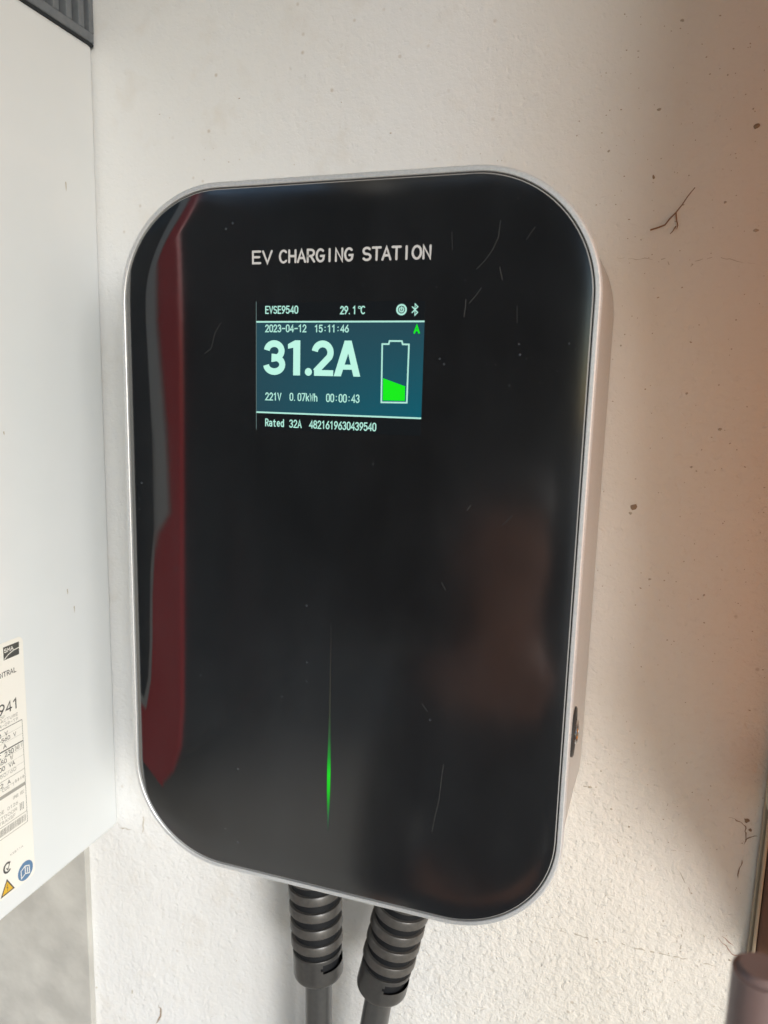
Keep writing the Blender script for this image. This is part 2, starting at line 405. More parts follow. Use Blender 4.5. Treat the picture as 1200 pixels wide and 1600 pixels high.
for i, (x, y, rp, st, an) in enumerate([(1182, 197, 4.5, 1.2, .2), (1177, 170, 1.8, 1, 0), (990, 792, 6.5, .8, .1), (985, 802, 3, 1.3, 0), (1021, 276, 4, .6, .3),
        (1066, 32, 2.5, 1.3, 0), (951, 236, 2.6, 1, 0), (997, 80, 1.6, 1, 0), (1137, 117, 1.8, 1, 0), (1167, 1282, 5, 1.1, .5), (922, 1230, 3, 1.4, 0),
        (1172, 1297, 3.4, 1, 0), (1180, 360, 3, 1.6, 0), (939, 1205, 2, 1, 0), (983, 1292, 2.2, 1.3, 0), (955, 1264, 2.3, 1.2, .4), (1125, 671, 3, 1.4, .1),
        (1073, 615, 2.4, 1, 0), (1030, 171, 3, 1.5, 0), (1182, 360, 2.4, 1.8, -.1), (1133, 316, 2, 1.4, .2), (1100, 930, 2.4, 1, 0), (1140, 1500, 2.6, 1.2, 0),
        (151, 1543, 3, .8, 0), (970, 540, 2.0, 1, 0), (1080, 730, 2.2, 1.2, 0), (1015, 905, 2.4, 1.3, .3)]):
    bm = bmesh.new(); X, Z = at(x, y, YW); blob(bm, X, Z, rp*0.00041, rp*0.00015, i, st, an); obj('mud_spot', bm, M['dirt' if rp > 3.2 else 'crack'], wall, True)
bm = bmesh.new()
for i in range(420):
    x, y = rnd.uniform(930, 1200), rnd.uniform(20, 1600)
    if rnd.random() < 0.18: x = rnd.uniform(230, 930); y = rnd.uniform(150, 260) if rnd.random() < 0.3 else rnd.uniform(1400, 1600)
    X, Z = at(x, y, YW); blob(bm, X, Z, rnd.uniform(0.0002, 0.00055), 0.00025, 100+i, rnd.uniform(0.7, 1.9), rnd.uniform(-.6, .6))
kind(obj('dirt_specks', bm, M['speck'], wall), 'stuff')

# ------------------------------------------------------------------ the charging station
ev = thing('charging_station', 'wall mounted charging station with glossy black front and lit screen', 'charger', (0, YW, 0))
W, H, RC = 0.25, 0.3842, 0.057
def rr3(off, y): return [(x, y, z) for x, z in rrect(W + 2*off, H + 2*off, RC + off)]
V, Fc = loft([rr3(0.0026, 0.003), rr3(0.0032, 0.006), rr3(0.0038, 0.03), rr3(0.0058, 0.075), rr3(0.0074, YW - 0.001)], True, True)
autosmooth(obj('shell', (V, Fc), M['shell'], ev), 40)
V, Fc = loft([rr3(0.0012, 0.004), rr3(0.0012, -0.0003), rr3(0.0015, -0.0006), rr3(0.0031, -0.0006), rr3(0.0036, -0.0002),
              rr3(0.0042, 0.0012), rr3(0.0044, 0.0028), rr3(0.0042, 0.0052), rr3(0.0020, 0.0056)])
autosmooth(obj('bezel', (V, Fc), M['silver'], ev), 24)
V, Fc = loft([rr3(0.00135, 0.0016), rr3(0.0003, 0.0016)]); obj('gasket', (V, Fc), M['groove'], ev)
V, Fc = loft([rr3(0.0005, 0.003), rr3(0.0005, 0.0003), rr3(0.0, 0.00005)])
obj('glass_edge', (V, Fc), M['rim'], ev, True)
# front glass, its rim rolled back a little
rings = [rr3(0.0, 0.00005)]
for k in range(1, 9):
    t = k / 8; rings.append(rr3(-0.014*t, 0.00005 - 0.0004*(1-(1-t)**2)))
rings.append(rr3(-0.0148, 0.00005 - 0.0004)); rings.append(rr3(-0.018, 0.00005 - 0.0004))
V, Fc = loft(rings, False, True)
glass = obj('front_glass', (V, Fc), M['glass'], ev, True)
GY = -0.00036        # front of the flat part of the glass
def onglass(x, z, lift=0.0): return (x, GY - 0.00006 - lift, z)
def P(x, y): return at(x, y, GY)
def lin(c): return tuple((v/255/12.92 if v/255 <= 0.04045 else ((v/255 + .055)/1.055)**2.4) / EXPO for v in c)
def glow(name, c, k=1.0):
    return mat(name, (0.004, 0.004, 0.004), 0.2, spec=0.25, emit=lin(c), es=k)

fl = Flat(onglass); x0, zb = P(393.5, 411.5); x1, _ = P(672, 404.5); _, zt = P(393.5, 393.5)
# three words, each letter spaced as printed
def word(fl, t, xs, xe, wd): fl.text(t, xs, xe, zb, zt, wd, cw=(xe - xs)/(len(t) - .25)*0.79)
word(fl, 'EV', P(394, 410)[0], P(424, 410)[0], 0.00112)
word(fl, 'CHARGING', P(437, 410)[0], P(550, 408)[0], 0.00112)
word(fl, 'STATION', P(567, 408)[0], P(672.5, 405)[0], 0.00112)
fl.build('title_lettering', M['print'], glass)

scr_m = glow('screen_backlight', (40, 84, 102)); q = N(scr_m)
tc = q.co(); sp = q.n('ShaderNodeSeparateXYZ'); q.l(tc, sp.inputs[0])
fx = q.n('ShaderNodeMapRange'); fx.inputs[1].default_value = -0.045; fx.inputs[2].default_value = 0.047; q.l(sp.outputs[0], fx.inputs[0])
fz = q.n('ShaderNodeMapRange'); fz.inputs[1].default_value = 0.125; fz.inputs[2].default_value = 0.078; q.l(sp.outputs[2], fz.inputs[0])
q.l(q.mixc(q.math('MULTIPLY', fx.outputs[0], fz.outputs[0]), lin((36, 72, 84)), lin((8, 90, 106))), q.b.inputs['Emission Color'])
M['lcd_dark'] = glow('screen_dark_band', (17, 21, 24)); M['lcd_text'] = glow('screen_text', (180, 236, 220)); M['lcd_big'] = glow('screen_big_digits', (190, 246, 228))
M['lcd_green'] = glow('screen_green', (22, 236, 26)); M['lcd_line'] = glow('screen_left_edge', (92, 112, 110))
SL = -0.0448; SR = 0.0466; ZT = 0.1350; ZL1 = 0.1252; ZL2 = 0.0782; ZB = 0.0694
bm = bmesh.new(); box(bm, SL, SR, GY - 0.00003, GY + 0.0005, ZB, ZT); screen = obj('display_screen', bm, M['lcd_dark'], glass)
bm = bmesh.new(); box(bm, SL, SR, GY - 0.00005, GY + 0.0004, ZL2, ZL1); obj('lit_panel', bm, scr_m, glass)
f = Flat(onglass); f.line([(SL, ZT + .0005), (SL, ZB - .0005)], 0.0004, cap=False); f.build('screen_edge_line', M['lcd_line'], glass)
for zl in (ZL1, ZL2):
    f = Flat(onglass); f.line([(SL, zl), (SR, zl)], 0.0008, cap=False); f.build('divider_line', M['lcd_text'], glass)
def row(t, pl, pr, ytop, wd=0.00058, name='screen_text', m='lcd_text'):
    f = Flat(onglass); xa, za = P(*pl); xb, _ = P(*pr); _, zt_ = P(pl[0], ytop)
    f.text(t, xa, xb, za, zt_, wd, cap=True); return f.build(name, M[m], glass)
row('EVSE9540', (414.8, 489.6), (465.5, 489.6), 478.9, name='model_text')
f = Flat(onglass); xa, za = P(532, 490.3); xb, _ = P(571, 490.3); _, zt_ = P(532, 479); adv = (xb - xa)/6
f.text('29.1', xa, xa + adv*3.75, za, zt_, 0.00058); f.text('*', xa + adv*4.25, xa + adv*4.95, za, zt_, 0.00036); f.text('C', xb - adv*1.05, xb - adv*.15, za, zt_, 0.00058)
f.build('temperature_text', M['lcd_text'], glass)
f = Flat(onglass); cx, cz = P(627.4, 483.8); r = 0.0026
f.line(arc(cx, cz, r*.88, r*.88, 0, 360, 36), r*.34, True); f.line(arc(cx, cz, r*.42, r*.42, 130, 410, 20), r*.24); f.line([(cx, cz + r*.5), (cx, cz - r*.05)], r*.24)
f.build('power_icon', M['lcd_text'], glass)
f = Flat(onglass); cx, cz = P(648.5, 483.8); h = 0.0027
f.line([(cx - h*.52, cz + h*.5), (cx + h*.5, cz - h*.5), (cx, cz - h), (cx, cz + h), (cx + h*.5, cz + h*.5), (cx - h*.52, cz - h*.5)], 0.00052)
f.build('wireless_icon', M['lcd_text'], glass)
row('2023-04-12', (415, 518.3), (478.3, 518.6), 507.9, name='date_text'); row('15:11:46', (492, 518.6), (544.5, 518.8), 508.3, name='clock_text')
row('A', (647.5, 520), (654.6, 520), 508.5, wd=0.0009, name='phase_letter', m='lcd_green')
# large figures
f = Flat(onglass); xa, zb_ = P(415, 585.5); xe, _ = P(563, 587); _, zt_ = P(415, 531.5); u = xe - xa; hh = zt_ - zb_; wd = 0.0034
def big(st, xs, xw, closed=False):
    f.line([(xa + u*(xs + xw*p[0]), zb_ + wd/2*0 + (wd*.5) + (hh - wd)*p[1]) for p in st], wd, closed, False)
big(arc(.47, .74, .40, .26, 175, -88, 16) + arc(.47, .255, .44, .255, 88, -175, 18), .0, .20)
f.poly([(xa + u*.243, zb_ + hh*.76), (xa + u*.30, zb_ + hh*.79), (xa + u*.30, zb_), (xa + u*.374, zb_), (xa + u*.374, zb_ + hh), (xa + u*.318, zb_ + hh), (xa + u*.243, zb_ + hh*.89)])
f.disc(xa + u*.462, zb_ + wd*.56, wd*.58)
big(arc(.46, .70, .40, .30, 172, -32, 18) + [(.10, 0.02)], .515, .205)
f.poly([(xa + u*.522, zb_), (xa + u*.722, zb_), (xa + u*.722, zb_ + hh*.165), (xa + u*.522, zb_ + hh*.165)])
f.poly([(xa + u*.728, zb_), (xa + u*.802, zb_), (xa + u*.88, zb_ + hh*.70), (xa + u*.88, zb_ + hh), (xa + u*.835, zb_ + hh)])
f.poly([(xa + u*1.0, zb_), (xa + u*.93, zb_), (xa + u*.868, zb_ + hh*.70), (xa + u*.868, zb_ + hh), (xa + u*.905, zb_ + hh)])
f.poly([(xa + u*.79, zb_ + hh*.19), (xa + u*.95, zb_ + hh*.19), (xa + u*.94, zb_ + hh*.33), (xa + u*.80, zb_ + hh*.33)])
f.build('current_reading', M['lcd_big'], glass)
row('221V', (415, 624.6), (439, 624.9), 613.8, name='voltage_text')
f = Flat(onglass); xa_, za = P(453, 625.4); xb, _ = P(496, 626.5); _, zt_ = P(453, 614.4); adv = (xb - xa_)/6.8
f.text('0.07k', xa_, xa_ + adv*4.75, za, zt_, 0.00056); f.text('W', xa_ + adv*5.0, xa_ + adv*5.75, za, zt_, 0.0005); f.text('h', xa_ + adv*6.0, xa_ + adv*6.75, za, zt_, 0.00056); f.build('energy_text', M['lcd_text'], glass)
row('00:00:43', (510, 627.3), (561.3, 628.8), 615.8, name='timer_text')
row('Rated', (414.8, 665.3), (443.5, 666.5), 654.6, name='rating_text'); row('32A', (452.5, 667.3), (470.6, 667.8), 656.3, name='rating_text')
row('4821619630439540', (483.7, 668.6), (587.3, 672.8), 657.3, name='serial_text')
f = Flat(onglass); b = [P(597.3, 537.6), P(607.5, 537.6), P(608.7, 532.8), P(628.0, 533.0), P(629.2, 538), P(639, 538.2), P(635.6, 629.2), P(595.8, 628.6)]
f.line(b + [b[0]], 0.00078, True); f.build('battery_outline', M['lcd_text'], glass)
f = Flat(onglass); f.poly([P(598.6, 591), P(633.0, 603.6), P(632.6, 626.3), P(598.2, 625.6)]); f.build('battery_level', M['lcd_green'], glass)

# light strip: a slit of green light, brightest near its lower third
led = mat('led_strip', (0.01, 0.01, 0.01), 0.3, emit=(0, 1, 0), es=1.0); q = N(led)
sp = q.n('ShaderNodeSeparateXYZ'); q.l(q.co(), sp.inputs[0])
mr = q.n('ShaderNodeMapRange'); mr.inputs[1].default_value = -0.156; mr.inputs[2].default_value = -0.034; q.l(sp.outputs[2], mr.inputs[0])
cr = q.n('ShaderNodeValToRGB'); e = cr.color_ramp.elements
stops = [(0.0, (40, 50, 46)), (0.07, (42, 92, 60)), (0.13, (20, 138, 40)), (0.20, (6, 196, 22)), (0.28, (8, 216, 26)), (0.37, (14, 140, 40)), (0.46, (36, 84, 46)), (0.58, (48, 52, 42)), (0.75, (46, 44, 38)), (1.0, (30, 30, 30))]
while len(e) < len(stops): e.new(.5)
for k, (p_, c_) in enumerate(stops): e[k].position = p_; e[k].color = (*lin(c_), 1)
q.l(mr.outputs[0], cr.inputs[0]); q.l(cr.outputs[0], q.b.inputs['Emission Color'])
f = Flat(onglass); ws = [(-.034, .0004), (-.06, .0007), (-.09, .0011), (-.105, .0016), (-.118, .0021), (-.132, .0019), (-.145, .0012), (-.156, .0006)]
f.poly([(.0002 - w_/2, z) for z, w_ in ws] + [(.0002 + w_/2, z) for z, w_ in reversed(ws)]); f.build('light_strip', led, glass)

# scratches in the glass
def scratch(px, wd=0.0003, seed=0):
    f = Flat(onglass); f.line([P(*p_) for p_ in px], wd); f.build('scratch', M['scratch'], glass)
scratch([(693, 1195), (690, 1215), (686, 1250), (680, 1275), (675, 1299)], 0.0004)
scratch([(782, 345), (779, 370), (770, 390), (757, 408), (745, 420)])
scratch([(781, 418), (783, 428), (785, 437)], 0.0004)
scratch([(728, 468), (727, 482), (725, 495)], 0.0004); scratch([(733, 474), (745, 460), (752, 450)], 0.0003)
scratch([(836, 355), (829, 364), (823, 374)], 0.0002); scratch([(808, 478), (808, 504)], 0.0002); scratch([(735, 790), (730, 797)], 0.0004)
scratch([(345, 505), (336, 520), (330, 545), (320, 552)], 0.00025); scratch([(660, 1100), (668, 1112)], 0.0003); scratch([(690, 910), (696, 922)], 0.0003)
scratch([(706, 362), (707, 390)], 0.0002); scratch([(786, 820), (800, 806)], 0.0002)
bm = bmesh.new()
for i in range(260):
    x, z = rnd.uniform(-.12, .12), rnd.uniform(-.185, .185)
    if SL - .003 < x < SR + .003 and ZB - .003 < z < ZT + .003: continue
    r = rnd.uniform(0.0001, 0.00028) * 0.85; k = 5; a0 = rnd.random()*6
    vs = [bm.verts.new((x + r*math.cos(a0 + 2*PI*j/k)*rnd.uniform(.6, 1.2), GY - 0.00005, z + r*math.sin(a0 + 2*PI*j/k)*rnd.uniform(.6, 1.3))) for j in range(k)]
    bm.faces.new(vs)
kind(obj('dust_specks', bm, M['scratch'], glass), 'stuff')

# lock in the right side of the shell
def xside(y): return 0.125 + 0.0038 + (0.0058 - 0.0038) * (y - 0.03) / 0.045
lk = (0.033, -0.0885)
def disc_x(y0, z0, r, x): return [(x, y0 + r*math.cos(2*PI*i/28), z0 + r*math.sin(2*PI*i/28)) for i in range(28)]
V, Fc = loft([disc_x(*lk, 0.0135, 0.1285), disc_x(*lk, 0.0135, 0.1297), disc_x(*lk, 0.0125, 0.1303), disc_x(*lk, 0.0098, 0.1303), disc_x(*lk, 0.0095, 0.1296)], False, True)
lock = autosmooth(obj('side_lock', (V, Fc), M['dark_plastic'], ev), 30)
V, Fc = loft([disc_x(*lk, 0.0066, 0.1292), disc_x(*lk, 0.0066, 0.1312), disc_x(*lk, 0.0058, 0.1318), disc_x(*lk, 0.0045, 0.1318), disc_x(*lk, 0.0042, 0.1302)], False, True)
autosmooth(obj('lock_barrel', (V, Fc), M['chrome'], lock), 30)

# ------------------------------------------------------------------ cables below the charger
def lathe(prof, axis0, axis1, n=36, a0=0.0, skip=None):
    """prof: (t along the axis in metres, radius); returns V, F about the line axis0 -> axis1"""
    a = Vector(axis0); d = (Vector(axis1) - a).normalized(); u = Vector((1, 0, 0)); u = (u - d*u.dot(d)).normalized(); v = d.cross(u)
    rings = [[tuple(a + d*t + (u*math.cos(2*PI*i/n) + v*math.sin(2*PI*i/n))*r) for i in range(n)] for t, r in prof]
    V, Fc = loft(rings)
    return V, Fc

def charge_cable(label, top, ang, slot0, slot1, down, rad=0.0182):
    t = thing('power_cable', label, 'cable', top, 'cables hanging below the charging station')
    a = Vector(top); d = Vector((math.sin(ang), 0.0, -math.cos(ang)))
    relief = autosmooth(obj('strain_relief', lathe([(0, rad*.88), (0.088, rad*.82), (0.09, rad*.5)], a, a + d), M['dark_rubber'], t), 40)
    pitch = 0.0119
    for k in range(6):
        s0 = 0.0168 + pitch*k; r0 = rad*(1.0 - 0.0085*k)
        autosmooth(obj('ring', lathe([(s0, r0*.84), (s0 + .0001, r0*.965), (s0+.0009, r0*.992), (s0+.0056, r0*1.003), (s0+.0062, r0*.975), (s0+.0062, r0*.84)], a, a + d, 48), M['rubber'], relief), 35)
    # collar with a short slot in it
    s0 = 0.0873; rc = rad*0.905; prof = [(s0, rc*.80), (s0, rc*.985), (s0+.0006, rc)]
    for i in range(1, 9): prof.append((s0 + .0006 + i*0.0020, rc*(1 + 0.02*i/8)))
    e0 = prof[-1][0]; prof += [(e0+.0016, rc*1.0), (e0+.0028, rc*.95), (e0+.0034, rc*.86), (e0+.0034, rc*.5)]
    n = 72; V, Fc = lathe(prof, a, a + d, n)
    keep = []
    for k, fc in enumerate(Fc):
        rg, sec = divmod(k, n); ca = (sec + .5)/n*360
        inset = 0 if rg in (4,) else 5
        if rg in (3, 4, 5) and (ca - slot0 - inset) % 360 <= (slot1 - slot0 - 2*inset): continue
        keep.append(fc)
    col = obj('collar', (V, keep), M['collar'], relief); autosmooth(col, 35)
    obj('slot_core', lathe([(s0, rc*.86), (e0, rc*.88)], a, a + d), M['dark_rubber'], relief, True)
    # cord: runs straight out of the collar, then bends on downwards
    p0 = a + d*(e0 - 0.01); p1 = a + d*(e0 + 0.05); p2 = p1 + Vector(down)*0.12; p3 = p2 + Vector(down)*0.35 + Vector((0, 0, -.35))
    path = []
    for i in range(41):
        s = i/40; path.append(p0*(1-s)**3 + p1*3*s*(1-s)**2 + p2*3*s*s*(1-s) + p3*s**3)
    rings = []; n = 24; r = 0.0092
    for i, p_ in enumerate(path):
        tn = (path[min(40, i+1)] - path[max(0, i-1)]).normalized(); u = Vector((1, 0, 0)); u = (u - tn*u.dot(tn)).normalized(); v = tn.cross(u)
        rings.append([tuple(p_ + (u*math.cos(2*PI*k/n) + v*math.sin(2*PI*k/n))*r) for k in range(n)])
    obj('cord', loft(rings), M['cord'], t, True)
    return t
charge_cable('grey cable hanging straight down, the left one of two under the charger', (-0.0318, 0.052, -0.190), math.radians(3.2), -25, 62, (-0.02, 0, -1))
charge_cable('grey cable leaning to the left as it drops, right one of two under the charger', (0.0395, 0.052, -0.190), math.radians(-11.3), -20, 78, (-0.10, 0, -1))

# ------------------------------------------------------------------ inverter on the left
XI = -0.22
inv = thing('inverter', 'large pale grey inverter casing at the left edge, with a rating label', 'inverter', (XI - 0.2, YW, -0.257))
bm = bmesh.new(); box(bm, XI - 0.42, XI, -0.11, YW - 0.0015, -0.2585, 0.3178, 0.004, 3)
autosmooth(obj('casing', bm, M['casing'], inv), 40)
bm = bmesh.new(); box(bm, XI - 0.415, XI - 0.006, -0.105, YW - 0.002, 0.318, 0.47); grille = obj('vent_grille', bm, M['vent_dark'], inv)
for za, zb in ((0.3182, 0.3244), (0.44, 0.47)):
    bm = bmesh.new(); box(bm, XI - 0.006, XI + 0.0012, -0.107, YW - 0.0018, za, zb, 0.0008); obj('grille_rail', bm, M['vent'], inv)
box_z0 = 0.3242
k = 0
for k in range(17):
    yc = 0.0982 - 0.0117*k
    bm = bmesh.new(); box(bm, XI - 0.0058, XI + 0.0012, yc - (0.0026 if k else 0.0040), yc + (0.0026 if k else 0.0002), 0.3243, 0.4401, 0.0006)
    obj('grille_bar', bm, M['vent'], grille)
bm = bmesh.new(); box(bm, XI - 0.002, XI + 0.0004, -0.107, YW - 0.0016, 0.3165, 0.3181); obj('grille_seam', bm, M['vent_dark'], inv)

# rating label on the casing side
LZ0, LZ1, LY1, LY0 = -0.2430, -0.0722, 0.0095, -0.105
lab_pts = [(LY0, LZ0)] + arc(LY1 - .004, LZ0 + .004, .004, .004, -90, 0, 6) + arc(LY1 - .004, LZ1 - .004, .004, .004, 0, 90, 6) + [(LY0, LZ1)]
lab = obj('rating_label', loft([[(XI + 0.0001, y, z) for y, z in lab_pts], [(XI + 0.0003, y, z) for y, z in lab_pts]], False, True), M['paper'], inv)
def onlab(y, z, lift=0.0): return (XI + 0.00036 + lift, y, z)
fi = Flat(onlab); ff = Flat(onlab)
fi.poly([(-0.0068, -0.0837), (0.0058, -0.0837), (0.0062, -0.0752), (-0.0068, -0.0752)])
fi.text('CENTRAL', -0.0160, 0.0027, -0.0943, -0.0913, 0.00055)
fi.text('2941', -0.0185, 0.0028, -0.1186, -0.1122, 0.0010)
LR = 0.0052
def hline(fl, z, wd, y1=LR): fl.line([(-0.1, z), (y1, z)], wd, cap=False)
hline(fi, -0.1285, 0.0004); hline(fi, -0.1432, 0.0008); hline(ff, -0.1630, 0.0004); hline(ff, -0.1735, 0.0024); hline(ff, -0.1935, 0.0004); hline(ff, -0.2015, 0.0004)
for z in (-0.133, -0.138, -0.148, -0.153, -0.158, -0.168): hline(ff, z, 0.00016)
fi.line([(LR, -0.1285), (LR, -0.2015)], 0.0003, cap=False)
for t, y0, y1, z, h, ink in [('SUREOF', -.022, -.0085, -.1215, .0018, ff), ('MANUFACTURE', -.024, .0020, -.1240, .0018, ff), ('2014-09-19', -.020, .0018, -.1270, .0018, ff),
        ('550 V', -.0200, -.0072, -.1335, .0026, fi), ('175-560 V', -.022, -.0005, -.1370, .0024, fi), ('15 A', -.0200, -.0088, -.1415, .0026, fi),
        ('AC 230', -.0180, -.0032, -.1475, .0030, fi), ('240 V', -.0018, .0042, -.1470, .0026, ff), ('4650 W', -.0190, -.0040, -.1515, .0026, fi), ('5000 VA', -.0210, -.0028, -.1560, .0026, fi),
        ('50/60', -.0150, -.0020, -.1605, .0022, ff), ('22 A', -.018, -.0072, -.1670, .0026, fi), ('COS 1', -.0140, -.0040, -.1700, .0020, ff), ('0.8 1.0', -.0030, .0040, -.1690, .0020, ff),
        ('IP65 IEC', -.006, .0036, -.1795, .0020, ff), ('VDE 0126', -.020, -.0020, -.1845, .0020, ff), ('OUTDOOR', -.022, -.0030, -.1885, .0020, ff), ('TRANSF', -.018, -.0045, -.1918, .0020, ff), ('N2811A', -.0108, .0002, -.2170, .0013, ff)]:
    ink.text(t, y0, y1, z, z + h, h*0.17)
for k in range(3): fi.line([(-.0002 + .0013*k, -.1905), (-.0002 + .0013*k, -.1852)], 0.00045, cap=False)
y = -0.03; r9 = random.Random(3)
while y < 0.0032:
    wb = r9.choice((.0003, .0003, .0006, .0008)); ff.poly([(y, -.1997), (y + wb, -.1997), (y + wb, -.1950), (y, -.1950)]); y += wb + r9.choice((.0003, .0005))
# tick mark
fi.line(arc(-.0135, -.2235, .0029, .0032, 40, 320, 16), .0013, cap=False); fi.line([(-.0142, -.2238), (-.0132, -.2252), (-.0112, -.2205)], .0007)
fi.build('label_print', M['ink'], lab); ff.build('label_small_print', M['faint_ink'], lab)
f = Flat(onlab); f.k = 4
f.text('SMA', -0.0060, 0.0012, -0.0790, -0.0767, 0.0005); f.line([(-.0062, -.0832), (-.0030, -.0810), (0.0015, -.0795), (0.0060, -.0791)], 0.0006, cap=False); f.build('maker_logo', M['paper'], lab)
f = Flat(onlab); f.disc(0.0012, -0.2352, 0.0066, 0.0066); f.build('manual_symbol', M['blue'], lab)
f = Flat(onlab); f.k = 6
f.line([(-.0026, -.2390), (-.0026, -.2335), (.0010, -.2318), (.0010, -.2374), (-.0026, -.2390)], .0007, True); f.line([(.0010, -.2374), (.0046, -.2390), (.0046, -.2335), (.0010, -.2318)], .0007)
f.text('I', .0018, .0040, -.2372, -.2342, .0007); f.build('open_book', M['paper'], lab)
f = Flat(onlab); f.poly([(-.0205, -.2415), (-.0085, -.2415), (-.0145, -.2310)]); f.build('warning_triangle', M['ink'], lab)
f = Flat(onlab); f.k = 8; f.poly([(-.0189, -.2405), (-.0101, -.2405), (-.0145, -.2328)]); f.build('warning_field', M['yellow'], lab)
f = Flat(onlab); f.k = 10; f.line([(-.0143, -.2350), (-.0150, -.2372), (-.0140, -.2372), (-.0147, -.2396)], .0004); f.build('warning_bolt', M['ink'], lab)
# small runs of dirt on the casing
for i, (yy, zz, hgt) in enumerate(((0.0665, 0.2215, 0.006), (0.052, -0.052, 0.004), (0.0035, 0.060, 0.002), (0.058, -0.066, 0.005))):
    bm = bmesh.new()
    vs = [bm.verts.new((XI + 0.00025, yy + a, zz + b)) for a, b in ((-.0005, 0), (-.0003, -hgt*.4), (0, -hgt), (.0004, -hgt*.5), (.0003, 0), (0, .0006))]
    bm.faces.new(vs); obj('dirt_run', bm, M['trim'], inv)

# grey backing board under the inverter
bm = bmesh.new(); box(bm, -1.1, -0.2508, YW - 0.006, YW - 0.0002, -1.2, 0.30, 0.0006)
tag(obj('backing_board', bm, M['board']), 'grey mottled fibre cement board on the wall beneath the inverter', 'board')

# ------------------------------------------------------------------ twig stuck to the wall
def tube(bm, pts, r0, r1, n=7):
    rings = []
    for i, p_ in enumerate(pts):
        p_ = Vector(p_); tn = (Vector(pts[min(len(pts)-1, i+1)]) - Vector(pts[max(0, i-1)])).normalized()
        u = tn.cross(Vector((0, 1, 0))).normalized(); v = tn.cross(u); r = r0 + (r1-r0)*i/(len(pts)-1)
        rings.append([bm.verts.new(p_ + (u*math.cos(2*PI*k/n) + v*math.sin(2*PI*k/n))*r) for k in range(n)])
    for a, b in zip(rings[:-1], rings[1:]):
        for k in range(n): bm.faces.new((a[k], a[(k+1) % n], b[(k+1) % n], b[k]))
    bm.faces.new(rings[0]); bm.faces.new(rings[-1][::-1])
def wp(x, y, off=0.0012): X, Z = at(x, y, YW); return (X, YW - off, Z)
bm = bmesh.new()
tube(bm, [wp(1085, 296, .004), (wp(1074, 309, .003)), wp(1065, 322, .002), wp(1055, 334), wp(1046, 343), wp(1039, 352), wp(1029, 356), wp(1016, 360)], 0.00022, 0.00046)
tube(bm, [wp(1056, 333), wp(1057, 345), wp(1059, 353), wp(1057, 359)], 0.00036, 0.0002); tube(bm, [wp(1056, 354), wp(1051, 362), wp(1047, 366)], 0.0003, 0.0002)
tag(obj('dry_twig', bm, M['twig'], None, True), 'thin brown forked twig stuck to the wall right of the charger', 'twig')

# ------------------------------------------------------------------ timber door jamb at the right edge
jamb = thing('door_jamb', 'dark brown timber door jamb at the right edge of the wall', 'door frame', (0.26, YW, GZ))
bm = bmesh.new(); box(bm, 0.2425, 0.36, 0.0925, YW - 0.0005, GZ + 0.005, 0.60, 0.0015); obj('jamb_board', bm, M['wood'], jamb)
bm = bmesh.new(); box(bm, 0.2388, 0.2423, 0.0965, YW - 0.0004, GZ + 0.005, 0.60, 0.0006); obj('edge_bead', bm, M['trim'], jamb)
bm = bmesh.new(); box(bm, 0.2404, 0.2422, 0.0930, 0.0950, GZ + 0.005, 0.60, 0.0005); obj('edge_bead', bm, M['trim'], jamb)
# added unseen tan flap: throws the right-hand shade and lets sun through to warm it
edge = [(0.4066, -0.012), (0.395, -0.072), (0.3629, -0.1), (0.21, -0.108), (0.0446, -0.082), (-0.0336, -0.0881), (-0.1056, -0.0474), (-0.1714, 0.0068), (-0.2303, 0.0392), (-0.236, 0.0845)]
bm = bmesh.new(); rows = []
for i in range(49):
    z = edge[0][0] + (edge[-1][0] - edge[0][0])*i/48; k = max(j for j in range(len(edge)) if edge[j][0] >= z - 1e-9); k = min(k, len(edge)-2)
    t = (edge[k][0] - z)/(edge[k][0] - edge[k+1][0]); ye = edge[k][1]*(1-t) + edge[k+1][1]*t
    rows.append([bm.verts.new((0.2865 + 0.0012*math.sin(z*40 + j*.8)*(j/10), 0.0845 + (ye - 0.0845)*j/10, z)) for j in range(11)])
for a_, b_ in zip(rows[:-1], rows[1:]):
    for j in range(10): bm.faces.new((a_[j], a_[j+1], b_[j+1], b_[j]))
tag(obj('shade_flap', bm, M['shade_sheet'], None, True), 'unseen tan flap added just beyond the right edge to shade and warm the wall', 'shade_sheet')
# brown pipe end in front of the jamb
bm = bmesh.new(); bmesh.ops.create_cone(bm, cap_ends=True, segments=32, radius1=0.0075, radius2=0.0075, depth=0.5)
for v in bm.verts: v.co += Vector((0.1915, -0.15, -0.0655 - 0.25))
bmesh.ops.bevel(bm, geom=[e for e in bm.edges if abs(e.verts[0].co.z - e.verts[1].co.z) < 1e-5 and e.verts[0].co.z > -.3], offset=0.002, segments=3, affect='EDGES')
tag(autosmooth(obj('pipe_end', bm, M['pipe']), 40), 'brown plastic pipe end rising in the lower right corner', 'pipe')
bm = bmesh.new(); bmesh.ops.create_uvsphere(bm, u_segments=24, v_segments=14, radius=0.014)
for v in bm.verts: v.co = Vector((v.co.x*0.9 + 0.2425, v.co.y*0.7 + 0.055, v.co.z*1.35 - 0.116))
tag(obj('round_catch', bm, M['knob'], None, True), 'cream rounded plastic catch on the door jamb at the right edge', 'catch')

